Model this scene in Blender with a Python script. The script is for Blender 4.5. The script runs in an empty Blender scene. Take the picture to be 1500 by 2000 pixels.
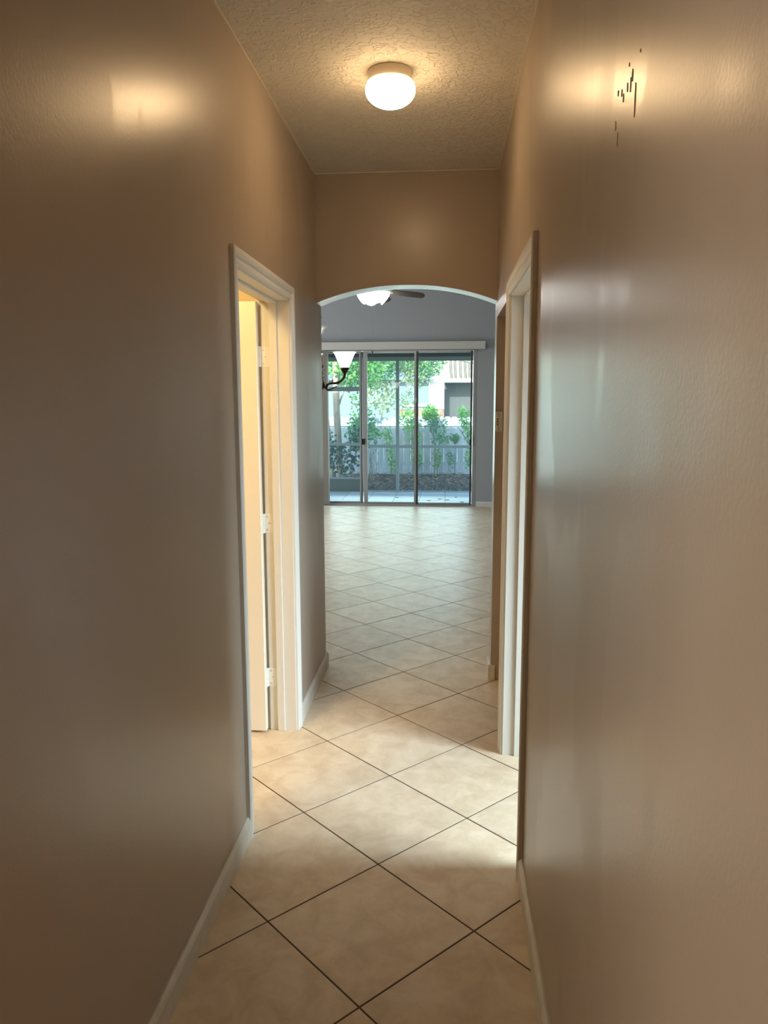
import bpy, math, random
from math import sin, cos, pi, radians as R
from mathutils import Vector, Matrix

sc = bpy.context.scene
col = sc.collection

# ------------------------------------------------------------------ camera
F_PX, PITCH, YAW, ROLL, CAM_H = 1492.35, 0.145291, 0.081695, -0.002708, 1.535
cd = bpy.data.cameras.new('camera')
cam = bpy.data.objects.new('camera', cd)
col.objects.link(cam)
_f = Vector((-sin(YAW) * cos(PITCH), cos(YAW) * cos(PITCH), -sin(PITCH)))
_r0 = Vector((cos(YAW), sin(YAW), 0))
_u0 = _r0.cross(_f)
_r = _r0 * cos(ROLL) + _u0 * sin(ROLL)
_u = _u0 * cos(ROLL) - _r0 * sin(ROLL)
m3 = Matrix((_r, _u, -_f)).transposed()
cam.matrix_world = Matrix.Translation((0, 0, CAM_H)) @ m3.to_4x4()
cd.sensor_fit = 'VERTICAL'
cd.sensor_height = 36.0
cd.lens = 36.0 * F_PX / 2000.0
cd.clip_start = 0.02
sc.camera = cam

# ------------------------------------------------------------------ view, world, sun, daylight
sc.view_settings.view_transform = 'Standard'
sc.view_settings.look = 'None'
sc.view_settings.exposure = 0.0
sc.view_settings.gamma = 1.0
sc.view_settings.use_curve_mapping = False
try:
    sc.cycles.use_denoising = True
    sc.cycles.max_bounces = 10
    sc.cycles.diffuse_bounces = 6
    sc.cycles.glossy_bounces = 4
    sc.cycles.transparent_max_bounces = 16
    sc.cycles.sample_clamp_indirect = 6.0
    sc.cycles.caustics_reflective = False
    sc.cycles.caustics_refractive = False
except Exception:
    pass

w = bpy.data.worlds.new('world')
sc.world = w
w.use_nodes = True
nt = w.node_tree
nt.nodes.clear()
sky = nt.nodes.new('ShaderNodeTexSky')
sky.sky_type = 'NISHITA'
sky.sun_disc = False
sky.sun_elevation = R(31)
sky.sun_rotation = R(190)
sky.air_density = 1.0
sky.dust_density = 2.0
bg = nt.nodes.new('ShaderNodeBackground')
bg.inputs['Strength'].default_value = 0.80
ow = nt.nodes.new('ShaderNodeOutputWorld')
nt.links.new(sky.outputs[0], bg.inputs['Color'])
nt.links.new(bg.outputs[0], ow.inputs['Surface'])


def lamp(name, kind, loc, energy, color, **kw):
    ld = bpy.data.lights.new(name, kind)
    ld.energy = energy
    ld.color = color
    o = bpy.data.objects.new(name, ld)
    col.objects.link(o)
    o.location = loc
    if 'aim' in kw:
        o.rotation_euler = Vector(kw['aim']).to_track_quat('-Z', 'Y').to_euler()
    if 'size' in kw:
        ld.shape = 'RECTANGLE'
        ld.size, ld.size_y = kw['size']
    if 'radius' in kw:
        ld.shadow_soft_size = kw['radius']
    if 'angle' in kw:
        ld.angle = kw['angle']
    if 'spread' in kw:
        ld.spread = kw['spread']
    return o


lamp('sun', 'SUN', (0, 0, 20), 11.0, (1.0, .95, .86), aim=(.22, 1, -.53), angle=R(.6))
# daylight through the window of the room on the right
lamp('bedroom_window_daylight', 'AREA', (2.72, 1.95, 1.5), 50.0, (.76, .88, 1.0), aim=(-1, .22, -.52), size=(1.3, 1.2), spread=R(75))
# added daylight through an unseen side window, brightening the living room
lamp('living_added_daylight', 'AREA', (-4.12, 8.6, 1.55), 90.0, (.90, .96, 1.0), aim=(1, 0, 0), size=(2.6, 1.7))
# daylight through the sliding glass door
lamp('patio_door_daylight', 'AREA', (-.85, 12.7, 1.25), 50.0, (.86, .98, .97), aim=(0, -1, 0), size=(2.4, 2.0))
# added light from an unseen opening left behind the viewer, brightening the right wall
lamp('foyer_added_light', 'AREA', (-2.0, -.35, 1.45), 30.0, (1.0, .88, .72), aim=(1, .30, -.15), size=(1.5, 1.9))
_p = lamp('patio_door_portal', 'AREA', (-.85, 11.32, 1.12), 1.0, (1, 1, 1), aim=(0, -1, 0), size=(2.5, 2.2))
_p.data.cycles.is_portal = True
# ceiling bulb in the lit room on the left
lamp('bathroom_bulb', 'POINT', (-1.2, 2.05, 2.35), 56.0, (1.0, .72, .31), radius=.10)

# ------------------------------------------------------------------ materials
M = {}


def new_mat(name):
    m = bpy.data.materials.new(name)
    m.use_nodes = True
    m.node_tree.nodes.clear()
    return m, m.node_tree.nodes, m.node_tree.links


def mat(name, color, rough=.5, metal=0.0, spec=.5, bump=0.0, bscale=60, var=0.0, vscale=4, emit=None, estr=0, stretch=None,
        rough_var=0.0, rscale=6.0, coat=0.0):
    m, n, l = new_mat(name)
    b = n.new('ShaderNodeBsdfPrincipled')
    o = n.new('ShaderNodeOutputMaterial')
    l.new(b.outputs[0], o.inputs[0])
    b.inputs['Base Color'].default_value = (*color, 1)
    b.inputs['Roughness'].default_value = rough
    b.inputs['Metallic'].default_value = metal
    b.inputs['Specular IOR Level'].default_value = spec
    b.inputs['Coat Weight'].default_value = coat
    tc = n.new('ShaderNodeTexCoord')
    mp = n.new('ShaderNodeMapping')
    l.new(tc.outputs['Object'], mp.inputs[0])
    if stretch:
        mp.inputs['Scale'].default_value = stretch
    if var:
        t = n.new('ShaderNodeTexNoise')
        t.inputs['Scale'].default_value = vscale
        t.inputs['Detail'].default_value = 5
        l.new(mp.outputs[0], t.inputs['Vector'])
        r = n.new('ShaderNodeValToRGB')
        r.color_ramp.elements[0].position = .3
        r.color_ramp.elements[1].position = .7
        r.color_ramp.elements[0].color = (*[c * (1 - var) for c in color], 1)
        r.color_ramp.elements[1].color = (*[min(1, c * (1 + var)) for c in color], 1)
        l.new(t.outputs['Fac'], r.inputs[0])
        l.new(r.outputs[0], b.inputs['Base Color'])
    if rough_var:
        t = n.new('ShaderNodeTexNoise')
        t.inputs['Scale'].default_value = rscale
        t.inputs['Detail'].default_value = 3
        l.new(mp.outputs[0], t.inputs['Vector'])
        mr = n.new('ShaderNodeMapRange')
        mr.inputs['From Min'].default_value = .35
        mr.inputs['From Max'].default_value = .65
        mr.inputs['To Min'].default_value = rough - rough_var
        mr.inputs['To Max'].default_value = rough + rough_var
        l.new(t.outputs['Fac'], mr.inputs['Value'])
        l.new(mr.outputs[0], b.inputs['Roughness'])
    if bump:
        t = n.new('ShaderNodeTexNoise')
        t.inputs['Scale'].default_value = bscale
        t.inputs['Detail'].default_value = 4
        l.new(tc.outputs['Object'], t.inputs['Vector'])
        bp = n.new('ShaderNodeBump')
        bp.inputs['Strength'].default_value = bump
        bp.inputs['Distance'].default_value = .004
        l.new(t.outputs['Fac'], bp.inputs['Height'])
        l.new(bp.outputs[0], b.inputs['Normal'])
    if emit:
        b.inputs['Emission Color'].default_value = (*emit, 1)
        b.inputs['Emission Strength'].default_value = estr
    M[name] = m
    return m


WALL = (.43, .355, .285)


def wall_paint():
    """beige eggshell paint: orange-peel relief, roller streaks and touched-up patches of a different sheen"""
    m, n, l = new_mat('beige_paint')
    b = n.new('ShaderNodeBsdfPrincipled')
    o = n.new('ShaderNodeOutputMaterial')
    l.new(b.outputs[0], o.inputs[0])
    tc = n.new('ShaderNodeTexCoord')
    mp = n.new('ShaderNodeMapping')
    mp.inputs['Scale'].default_value = (1, 1.5, .6)
    l.new(tc.outputs['Object'], mp.inputs[0])
    t = n.new('ShaderNodeTexNoise')
    t.inputs['Scale'].default_value = 1.6
    t.inputs['Detail'].default_value = 4
    l.new(mp.outputs[0], t.inputs['Vector'])
    mr = n.new('ShaderNodeMapRange')
    mr.inputs['From Min'].default_value = .485
    mr.inputs['From Max'].default_value = .515
    mr.inputs['To Min'].default_value = .300
    mr.inputs['To Max'].default_value = .345
    l.new(t.outputs['Fac'], mr.inputs['Value'])
    l.new(mr.outputs[0], b.inputs['Roughness'])
    t2 = n.new('ShaderNodeTexNoise')
    t2.inputs['Scale'].default_value = 1.3
    t2.inputs['Detail'].default_value = 3
    l.new(mp.outputs[0], t2.inputs['Vector'])
    r = n.new('ShaderNodeValToRGB')
    r.color_ramp.elements[0].position = .35
    r.color_ramp.elements[1].position = .65
    r.color_ramp.elements[0].color = (*[c * .985 for c in WALL], 1)
    r.color_ramp.elements[1].color = (*[c * 1.015 for c in WALL], 1)
    l.new(t2.outputs['Fac'], r.inputs[0])
    l.new(r.outputs[0], b.inputs['Base Color'])
    b.inputs['Specular IOR Level'].default_value = .42
    t3 = n.new('ShaderNodeTexNoise')
    t3.inputs['Scale'].default_value = 130
    t3.inputs['Detail'].default_value = 3
    l.new(tc.outputs['Object'], t3.inputs['Vector'])
    bp = n.new('ShaderNodeBump')
    bp.inputs['Strength'].default_value = .10
    bp.inputs['Distance'].default_value = .003
    l.new(t3.outputs['Fac'], bp.inputs['Height'])
    l.new(bp.outputs[0], b.inputs['Normal'])
    M['beige_paint'] = m


wall_paint()


def ceiling_mat():
    m, n, l = new_mat('knockdown_ceiling')
    b = n.new('ShaderNodeBsdfPrincipled')
    o = n.new('ShaderNodeOutputMaterial')
    l.new(b.outputs[0], o.inputs[0])
    b.inputs['Base Color'].default_value = (.68, .635, .55, 1)
    b.inputs['Roughness'].default_value = .75
    tc = n.new('ShaderNodeTexCoord')
    t = n.new('ShaderNodeTexNoise')
    t.inputs['Scale'].default_value = 34
    t.inputs['Detail'].default_value = 3
    t.inputs['Distortion'].default_value = 1.2
    l.new(tc.outputs['Object'], t.inputs['Vector'])
    r = n.new('ShaderNodeValToRGB')
    r.color_ramp.elements[0].position = .485
    r.color_ramp.elements[1].position = .56
    l.new(t.outputs['Fac'], r.inputs[0])
    bp = n.new('ShaderNodeBump')
    bp.inputs['Strength'].default_value = .75
    bp.inputs['Distance'].default_value = .004
    l.new(r.outputs[0], bp.inputs['Height'])
    l.new(bp.outputs[0], b.inputs['Normal'])
    M['knockdown_ceiling'] = m


ceiling_mat()


def tile_mat(name, c0, c1, c2, rough):
    m, n, l = new_mat(name)
    b = n.new('ShaderNodeBsdfPrincipled')
    o = n.new('ShaderNodeOutputMaterial')
    l.new(b.outputs[0], o.inputs[0])
    tc = n.new('ShaderNodeTexCoord')
    oi = n.new('ShaderNodeObjectInfo')
    mu = n.new('ShaderNodeVectorMath')
    mu.operation = 'MULTIPLY_ADD'
    cx = n.new('ShaderNodeCombineXYZ')
    for i in range(3):
        l.new(oi.outputs['Random'], cx.inputs[i])
    mu.inputs[1].default_value = (37, 61, 23)
    l.new(cx.outputs[0], mu.inputs[0])
    l.new(tc.outputs['Object'], mu.inputs[2])
    t = n.new('ShaderNodeTexNoise')
    t.inputs['Scale'].default_value = 9.0
    t.inputs['Detail'].default_value = 9
    t.inputs['Roughness'].default_value = .62
    t.inputs['Distortion'].default_value = .5
    l.new(mu.outputs[0], t.inputs['Vector'])
    r = n.new('ShaderNodeValToRGB')
    e = r.color_ramp.elements
    e[0].position, e[1].position = .36, .66
    e[0].color, e[1].color = (*c0, 1), (*c2, 1)
    k = e.new(.5)
    k.color = (*c1, 1)
    l.new(t.outputs['Fac'], r.inputs[0])
    hs = n.new('ShaderNodeHueSaturation')
    mr = n.new('ShaderNodeMapRange')
    mr.inputs['To Min'].default_value = .95
    mr.inputs['To Max'].default_value = 1.05
    l.new(oi.outputs['Random'], mr.inputs['Value'])
    l.new(mr.outputs[0], hs.inputs['Value'])
    l.new(r.outputs[0], hs.inputs['Color'])
    l.new(hs.outputs[0], b.inputs['Base Color'])
    b.inputs['Specular IOR Level'].default_value = .22
    b.inputs['Roughness'].default_value = rough
    t3 = n.new('ShaderNodeTexNoise')
    t3.inputs['Scale'].default_value = 26
    t3.inputs['Detail'].default_value = 4
    l.new(mu.outputs[0], t3.inputs['Vector'])
    mr2 = n.new('ShaderNodeMapRange')
    mr2.inputs['To Min'].default_value = rough - .07
    mr2.inputs['To Max'].default_value = rough + .10
    l.new(t3.outputs['Fac'], mr2.inputs['Value'])
    l.new(mr2.outputs[0], b.inputs['Roughness'])
    bp = n.new('ShaderNodeBump')
    bp.inputs['Strength'].default_value = .06
    bp.inputs['Distance'].default_value = .003
    l.new(t3.outputs['Fac'], bp.inputs['Height'])
    l.new(bp.outputs[0], b.inputs['Normal'])
    M[name] = m


tile_mat('floor_tile', (.65, .515, .36), (.73, .595, .435), (.80, .68, .525), .36)
tile_mat('patio_tile', (.66, .69, .70), (.73, .76, .77), (.80, .82, .83), .5)
mat('grout', (.085, .055, .036), .85)
mat('patio_grout', (.30, .31, .32), .9)
mat('trim_white', (.70, .675, .62), .55, spec=.3, bump=.04, bscale=90)
mat('base_white', (.66, .62, .54), .45, bump=.15, bscale=70, var=.08, vscale=14)
mat('door_white', (.78, .74, .64), .36, bump=.03, bscale=120)
mat('hinge_paint', (.76, .74, .68), .3)
mat('hinge_screw', (.50, .46, .40), .35, metal=.6)
mat('grey_paint', (.335, .355, .375), .5, bump=.06, bscale=120)
mat('cream_paint', (.74, .64, .44), .5, bump=.06, bscale=120)
mat('white_paint', (.74, .75, .75), .5, bump=.06, bscale=120)
mat('aluminium', (.40, .42, .42), .38, metal=.55)
mat('kick_grey', (.20, .23, .22), .6)
mat('screen_frame', (.42, .47, .47), .5)
mat('dark_aluminium', (.05, .055, .055), .45, metal=.3)
mat('black_plastic', (.006, .006, .006), .4)
mat('valance_white', (.55, .54, .51), .5)
mat('vane_fabric', (.52, .49, .45), .6)
mat('bronze', (.055, .032, .020), .36, metal=.75, var=.35, vscale=30)
mat('bronze_highlight', (.33, .20, .12), .4, metal=.5)
mat('fan_blade_wood', (.05, .038, .03), .7, spec=.15, var=.25, vscale=9, stretch=(1, 8, 8))
mat('brushed_nickel', (.55, .53, .48), .3, metal=.9)
mat('ivory_plastic', (.72, .66, .54), .35)
mat('dark_slot', (.05, .035, .025), .6)
mat('scuff_brown', (.30, .22, .155), .6)
mat('pan_enamel', (.74, .66, .52), .4)
mat('patio_ceiling', (.16, .17, .17), .8)
mat('stucco_grey', (.50, .52, .55), .85, bump=.3, bscale=40)
mat('fence_shade_tint', (.38, .48, .58), .7, var=.14, vscale=3, stretch=(4, 4, .6))  # blue of the skylit shade is put into the white boards' colour
mat('wire', (.10, .09, .09), .5, metal=.5)
mat('soil', (.06, .045, .033), .95, bump=.5, bscale=30, var=.4, vscale=12)
mat('mulch_leaf', (.19, .135, .09), .8, var=.5, vscale=25)
mat('mulch_pale', (.36, .30, .22), .8, var=.3, vscale=25)
mat('lawn', (.42, .41, .36), .9, var=.2, vscale=2)
mat('bark_pale', (.42, .36, .28), .9, bump=.6, bscale=20, var=.3, vscale=8, stretch=(3, 3, .5))
mat('bark_dark', (.16, .14, .125), .9, bump=.6, bscale=20, var=.3, vscale=8, stretch=(3, 3, .5))
mat('siding_white', (.48, .54, .57), .7)
mat('siding_tree_shade', (.13, .195, .245), .7)  # tree shade over the house front is put into this darker colour
mat('roof_shingle', (.15, .20, .25), .9, var=.25, vscale=12)
mat('screen_dark', (.055, .065, .07), .6)
mat('brick_brown', (.22, .15, .11), .9, var=.3, vscale=6)
mat('blue_window', (.16, .27, .33), .25)


def leaf_mat(name, c, tr, lo=.6, hi=1.35):
    m, n, l = new_mat(name)
    o = n.new('ShaderNodeOutputMaterial')
    d = n.new('ShaderNodeBsdfDiffuse')
    t = n.new('ShaderNodeBsdfTranslucent')
    mx = n.new('ShaderNodeMixShader')
    mx.inputs[0].default_value = tr
    g = n.new('ShaderNodeNewGeometry')
    r = n.new('ShaderNodeValToRGB')
    r.color_ramp.elements[0].color = (*[x * lo for x in c], 1)
    r.color_ramp.elements[1].color = (*[min(1, x * hi) for x in c], 1)
    l.new(g.outputs['Random Per Island'], r.inputs[0])
    l.new(r.outputs[0], d.inputs[0])
    l.new(r.outputs[0], t.inputs[0])
    l.new(d.outputs[0], mx.inputs[1])
    l.new(t.outputs[0], mx.inputs[2])
    l.new(mx.outputs[0], o.inputs[0])
    M[name] = m


leaf_mat('mulch', (.22, .155, .105), .1, .35, 2.4)
leaf_mat('leaf_bright', (.26, .58, .14), .5)
leaf_mat('leaf_mid', (.16, .40, .18), .45)
leaf_mat('leaf_pale', (.34, .46, .27), .5)
leaf_mat('leaf_dark', (.05, .13, .08), .3)
leaf_mat('leaf_yellow', (.50, .42, .14), .5)


def glass_mat(name, tint, ior_refl):
    """thin clear pane: light passes straight through, a Fresnel share mirrors"""
    m, n, l = new_mat(name)
    o = n.new('ShaderNodeOutputMaterial')
    t = n.new('ShaderNodeBsdfTransparent')
    t.inputs[0].default_value = (*tint, 1)
    g = n.new('ShaderNodeBsdfGlossy')
    g.inputs['Roughness'].default_value = .02
    fr = n.new('ShaderNodeFresnel')
    fr.inputs[0].default_value = ior_refl
    mx = n.new('ShaderNodeMixShader')
    l.new(fr.outputs[0], mx.inputs[0])
    l.new(t.outputs[0], mx.inputs[1])
    l.new(g.outputs[0], mx.inputs[2])
    l.new(mx.outputs[0], o.inputs[0])
    M[name] = m


glass_mat('pane_glass', (.89, .975, .96), 1.4)


def screen_mat():
    """insect screen: fine grey weave that lets most of the light through and greys what lies behind"""
    m, n, l = new_mat('insect_screen')
    o = n.new('ShaderNodeOutputMaterial')
    t = n.new('ShaderNodeBsdfTransparent')
    d = n.new('ShaderNodeBsdfDiffuse')
    d.inputs[0].default_value = (.45, .49, .48, 1)
    tl = n.new('ShaderNodeBsdfTranslucent')
    tl.inputs[0].default_value = (.42, .52, .54, 1)
    m1 = n.new('ShaderNodeMixShader')
    m1.inputs[0].default_value = .5
    l.new(d.outputs[0], m1.inputs[1])
    l.new(tl.outputs[0], m1.inputs[2])
    mx = n.new('ShaderNodeMixShader')
    mx.inputs[0].default_value = .22
    l.new(t.outputs[0], mx.inputs[1])
    l.new(m1.outputs[0], mx.inputs[2])
    l.new(mx.outputs[0], o.inputs[0])
    M['insect_screen'] = m


screen_mat()


def glow(name, color, strength, rough=.3):
    m, n, l = new_mat(name)
    o = n.new('ShaderNodeOutputMaterial')
    b = n.new('ShaderNodeBsdfPrincipled')
    b.inputs['Base Color'].default_value = (.85, .85, .82, 1)
    b.inputs['Roughness'].default_value = rough
    b.inputs['Emission Color'].default_value = (*color, 1)
    b.inputs['Emission Strength'].default_value = strength
    l.new(b.outputs[0], o.inputs[0])
    M[name] = m


glow('hall_lamp_glass', (1.0, .67, .35), 40)
_n, _l = M['hall_lamp_glass'].node_tree.nodes, M['hall_lamp_glass'].node_tree.links   # the opal shoulder under the pan is dimmer
_tc = _n.new('ShaderNodeTexCoord')
_sx = _n.new('ShaderNodeSeparateXYZ')
_l.new(_tc.outputs['Object'], _sx.inputs[0])
_mr = _n.new('ShaderNodeMapRange')
_mr.inputs['From Min'].default_value, _mr.inputs['From Max'].default_value = -.036, -.085
_mr.inputs['To Min'].default_value, _mr.inputs['To Max'].default_value = 3.2, 44
_l.new(_sx.outputs['Z'], _mr.inputs['Value'])
_l.new(_mr.outputs[0], [x for x in _n if x.type == 'BSDF_PRINCIPLED'][0].inputs['Emission Strength'])
glow('fan_lamp_glass', (1.0, .97, .92), 26)
glow('chandelier_glass', (1.0, .95, .86), 7)
glow('chandelier_crystal', (1.0, .97, .92), .02, .08)
_b = [x for x in M['chandelier_crystal'].node_tree.nodes if x.type == 'BSDF_PRINCIPLED'][0]
_b.inputs['Transmission Weight'].default_value = .75


# ------------------------------------------------------------------ mesh helpers
ORIGIN = {}


class MB:
    def __init__(s):
        s.v, s.f = [], []

    def add(s, vs, fs):
        b = len(s.v)
        s.v += [tuple(p) for p in vs]
        s.f += [tuple(i + b for i in f) for f in fs]
        return s

    def box(s, x0, x1, y0, y1, z0, z1, ch=0):
        if ch <= 0:
            vs = [(x, y, z) for z in (z0, z1) for y in (y0, y1) for x in (x0, x1)]
            return s.add(vs, [(0, 2, 3, 1), (4, 5, 7, 6), (0, 1, 5, 4), (2, 6, 7, 3), (0, 4, 6, 2), (1, 3, 7, 5)])
        # chamfered box: 24 verts
        c = ch
        vs, idx = [], {}
        for ix, x in enumerate((x0, x1)):
            for iy, y in enumerate((y0, y1)):
                for iz, z in enumerate((z0, z1)):
                    sx, sy, sz = (c if ix == 0 else -c), (c if iy == 0 else -c), (c if iz == 0 else -c)
                    idx[ix, iy, iz, 0] = len(vs); vs.append((x, y + sy, z + sz))
                    idx[ix, iy, iz, 1] = len(vs); vs.append((x + sx, y, z + sz))
                    idx[ix, iy, iz, 2] = len(vs); vs.append((x + sx, y + sy, z))
        fs = []
        q = lambda a, k: [idx[(*p, k)] for p in a]
        fs.append(q([(0, 0, 0), (0, 0, 1), (0, 1, 1), (0, 1, 0)], 0))
        fs.append(q([(1, 0, 0), (1, 1, 0), (1, 1, 1), (1, 0, 1)], 0))
        fs.append(q([(0, 0, 0), (1, 0, 0), (1, 0, 1), (0, 0, 1)], 1))
        fs.append(q([(0, 1, 0), (0, 1, 1), (1, 1, 1), (1, 1, 0)], 1))
        fs.append(q([(0, 0, 0), (0, 1, 0), (1, 1, 0), (1, 0, 0)], 2))
        fs.append(q([(0, 0, 1), (1, 0, 1), (1, 1, 1), (0, 1, 1)], 2))
        for i in (0, 1):
            for j in (0, 1):
                fs.append([idx[i, j, 0, 0], idx[i, j, 0, 1], idx[i, j, 1, 1], idx[i, j, 1, 0]])
                fs.append([idx[i, 0, j, 0], idx[i, 0, j, 2], idx[i, 1, j, 2], idx[i, 1, j, 0]])
                fs.append([idx[0, i, j, 1], idx[0, i, j, 2], idx[1, i, j, 2], idx[1, i, j, 1]])
        for i in (0, 1):
            for j in (0, 1):
                for k in (0, 1):
                    fs.append([idx[i, j, k, 0], idx[i, j, k, 1], idx[i, j, k, 2]])
        return s.add(vs, fs)

    def lathe(s, prof, c, n=24, axis=None, cap=True, scallop=0, lobes=0):
        """prof: (radius, height) along the axis through c"""
        ax = Vector(axis or (0, 0, 1)).normalized()
        a = ax.orthogonal().normalized() if axis else Vector((1, 0, 0))
        b = ax.cross(a)
        c = Vector(c)
        vs, fs = [], []
        m = len(prof)
        for k, (r, h) in enumerate(prof):
            for i in range(n):
                t = 2 * pi * i / n
                rr = r * (1 + (scallop * cos(lobes * t) * (k / max(1, m - 1)) ** 2 if lobes else 0))
                vs.append(c + ax * h + (a * cos(t) + b * sin(t)) * rr)
        for k in range(m - 1):
            for i in range(n):
                j = (i + 1) % n
                fs.append((k * n + i, k * n + j, (k + 1) * n + j, (k + 1) * n + i))
        if cap:
            fs.append(tuple(range(n - 1, -1, -1)))
            fs.append(tuple(range((m - 1) * n, m * n)))
        return s.add(vs, fs)

    def tube(s, pts, rad, n=8, cap=True):
        pts = [Vector(p) for p in pts]
        rads = rad if isinstance(rad, (list, tuple)) else [rad] * len(pts)
        vs, fs = [], []
        prev = None
        for i, p in enumerate(pts):
            d = (pts[min(i + 1, len(pts) - 1)] - pts[max(i - 1, 0)]).normalized()
            a = prev - d * prev.dot(d) if prev is not None else d.orthogonal()
            a.normalize()
            prev = a
            b = d.cross(a)
            for k in range(n):
                t = 2 * pi * k / n
                vs.append(p + (a * cos(t) + b * sin(t)) * rads[i])
        for i in range(len(pts) - 1):
            for k in range(n):
                j = (k + 1) % n
                fs.append((i * n + k, i * n + j, (i + 1) * n + j, (i + 1) * n + k))
        if cap:
            fs.append(tuple(range(n - 1, -1, -1)))
            fs.append(tuple(range((len(pts) - 1) * n, len(pts) * n)))
        return s.add(vs, fs)

    def prism(s, poly, e0, fn):
        """poly: 2D outline; fn(u, v, e) -> 3D point; extruded from e0[0] to e0[1]"""
        n = len(poly)
        vs = [fn(u, v, e0[0]) for u, v in poly] + [fn(u, v, e0[1]) for u, v in poly]
        fs = [tuple(range(n - 1, -1, -1)), tuple(range(n, 2 * n))]
        fs += [(i, (i + 1) % n, n + (i + 1) % n, n + i) for i in range(n)]
        return s.add(vs, fs)

    def build(s, name, material, parent=None, smooth=False, origin=None):
        og = Vector(ORIGIN.get(parent.name, (0, 0, 0))) if parent else Vector(origin or (0, 0, 0))
        me = bpy.data.meshes.new(name)
        me.from_pydata([tuple(Vector(p) - og) for p in s.v], [], s.f)
        me.update()
        me.materials.append(M[material])
        import bmesh
        bm = bmesh.new()
        bm.from_mesh(me)
        bmesh.ops.recalc_face_normals(bm, faces=bm.faces)
        bm.to_mesh(me)
        bm.free()
        if smooth:
            for p in me.polygons:
                p.use_smooth = True
        o = bpy.data.objects.new(name, me)
        col.objects.link(o)
        if parent:
            o.parent = parent
        else:
            o.location = og
        ORIGIN[o.name] = og
        return o


def tag(o, label=None, cat=None, group=None, kind=None):
    for k, v in (('label', label), ('category', cat), ('group', group), ('kind', kind)):
        if v:
            o[k] = v
    return o


def thing(name, loc, label, cat, group=None, kind=None):
    o = bpy.data.objects.new(name, None)
    o.empty_display_size = .1
    col.objects.link(o)
    o.location = loc
    ORIGIN[o.name] = Vector(loc)
    return tag(o, label, cat, group, kind)


def spline(pts, n=6):
    """Catmull-Rom through the points"""
    P = [Vector(p) for p in pts]
    P = [P[0] * 2 - P[1]] + P + [P[-1] * 2 - P[-2]]
    out = []
    for i in range(1, len(P) - 2):
        for k in range(n):
            t = k / n
            a, b, c, d = P[i - 1], P[i], P[i + 1], P[i + 2]
            out.append(.5 * ((2 * b) + (c - a) * t + (2 * a - 5 * b + 4 * c - d) * t * t + (3 * b - a - 3 * c + d) * t ** 3))
    out.append(P[-2])
    return out


# ------------------------------------------------------------------ room shell
XL, XR, TH = -.69, .255, .12          # faces of the hallway walls, their thickness
CEIL = 2.69
Y0, YA, YB = -1.8, 4.10, 4.25         # rear wall, front and back of the arched wall
YF = 11.10                            # face of the far wall with the sliding door
GX0, GX1, GC = -4.2, 1.9, 3.5         # living room sides and ceiling
L0, L1, LTOP = 2.46, 3.425, 2.025     # left door casing, outer
R0, R1, RTOP = 2.29, 3.245, 2.01      # right door casing, outer
CW = .057                             # casing width
RS0, RSH = 3.46, 1.96                 # side opening in the right wall: near edge, height


def rough_open(a, b, top):
    return a + CW - .012, b - CW + .012, top - CW + .012


la, lb, lt = rough_open(L0, L1, LTOP)
ra, rb, rt = rough_open(R0, R1, RTOP)

mb = MB()
mb.box(XL - TH, XL, Y0, -1.15, 0, CEIL)
mb.box(XL - TH, XL, -1.15, .62, 2.3, CEIL)  # added opening, out of view, that lets the foyer light in
mb.box(XL - TH, XL, .62, la, 0, CEIL)
mb.box(XL - TH, XL, la, lb, lt, CEIL)
mb.box(XL - TH, XL, lb, YA, 0, CEIL)
tag(mb.build('wall_left', 'beige_paint'), 'beige hallway wall on the left with the open lit doorway', 'wall', kind='structure')

mb = MB()
mb.box(XR, XR + TH, Y0, ra, 0, CEIL)
mb.box(XR, XR + TH, ra, rb, rt, CEIL)
mb.box(XR, XR + TH, rb, RS0, 0, CEIL)
mb.box(XR, XR + TH, RS0, YA, RSH, CEIL)
wr = tag(mb.build('wall_right', 'beige_paint'), 'beige hallway wall on the right with glossy streaked paint', 'wall', kind='structure')
mb = MB()                               # dark scuffs in the paint beside the lamp's reflection
rnd = random.Random(5)
for (y, z, h, wd) in ((1.128, 2.000, .004, .0022), (1.193, 2.009, .005, .0012), (1.171, 1.992, .016, .0028), (1.180, 1.985, .02, .0015),
                      (1.263, 1.998, .008, .003), (1.237, 1.990, .010, .0025), (1.149, 1.966, .045, .0010), (1.20, 1.985, .012, .002),
                      (1.273, 1.958, .014, .0016), (1.255, 1.936, .02, .001), (1.225, 1.98, .012, .0012)):
    wd *= .5
    pts = [(y - wd, z), (y + wd * .6, z - h * .3), (y + wd, z - h * .6), (y + wd * .2, z - h), (y - wd * .8, z - h * .5)]
    mb.prism(pts, (XR - .0012, XR), lambda u, v, e: (e, u, v))
mb.build('paint_scuff', 'scuff_brown', wr)

# arched wall at the end of the hallway
def arch_z(x):
    t = abs(x - (XL + XR) / 2) / ((XR - XL) / 2)
    return 2.042 + .086 * (1 - t ** 2.2)


mb = MB()
mb.box(GX0, XL, YA, YB, 0, GC)
mb.box(XR, GX1, YA, YB, 0, GC)
N = 28
for i in range(N):
    xa, xb = XL + (XR - XL) * i / N, XL + (XR - XL) * (i + 1) / N
    za, zb = arch_z(xa), arch_z(xb)
    mb.add([(xa, YA, za), (xb, YA, zb), (xb, YA, GC), (xa, YA, GC), (xa, YB, za), (xb, YB, zb), (xb, YB, GC), (xa, YB, GC)],
           [(0, 1, 2, 3), (7, 6, 5, 4), (0, 4, 5, 1)])
tag(mb.build('wall_arch', 'beige_paint'), 'beige cross wall with a low arched opening into the living room', 'wall', kind='structure')

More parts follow.
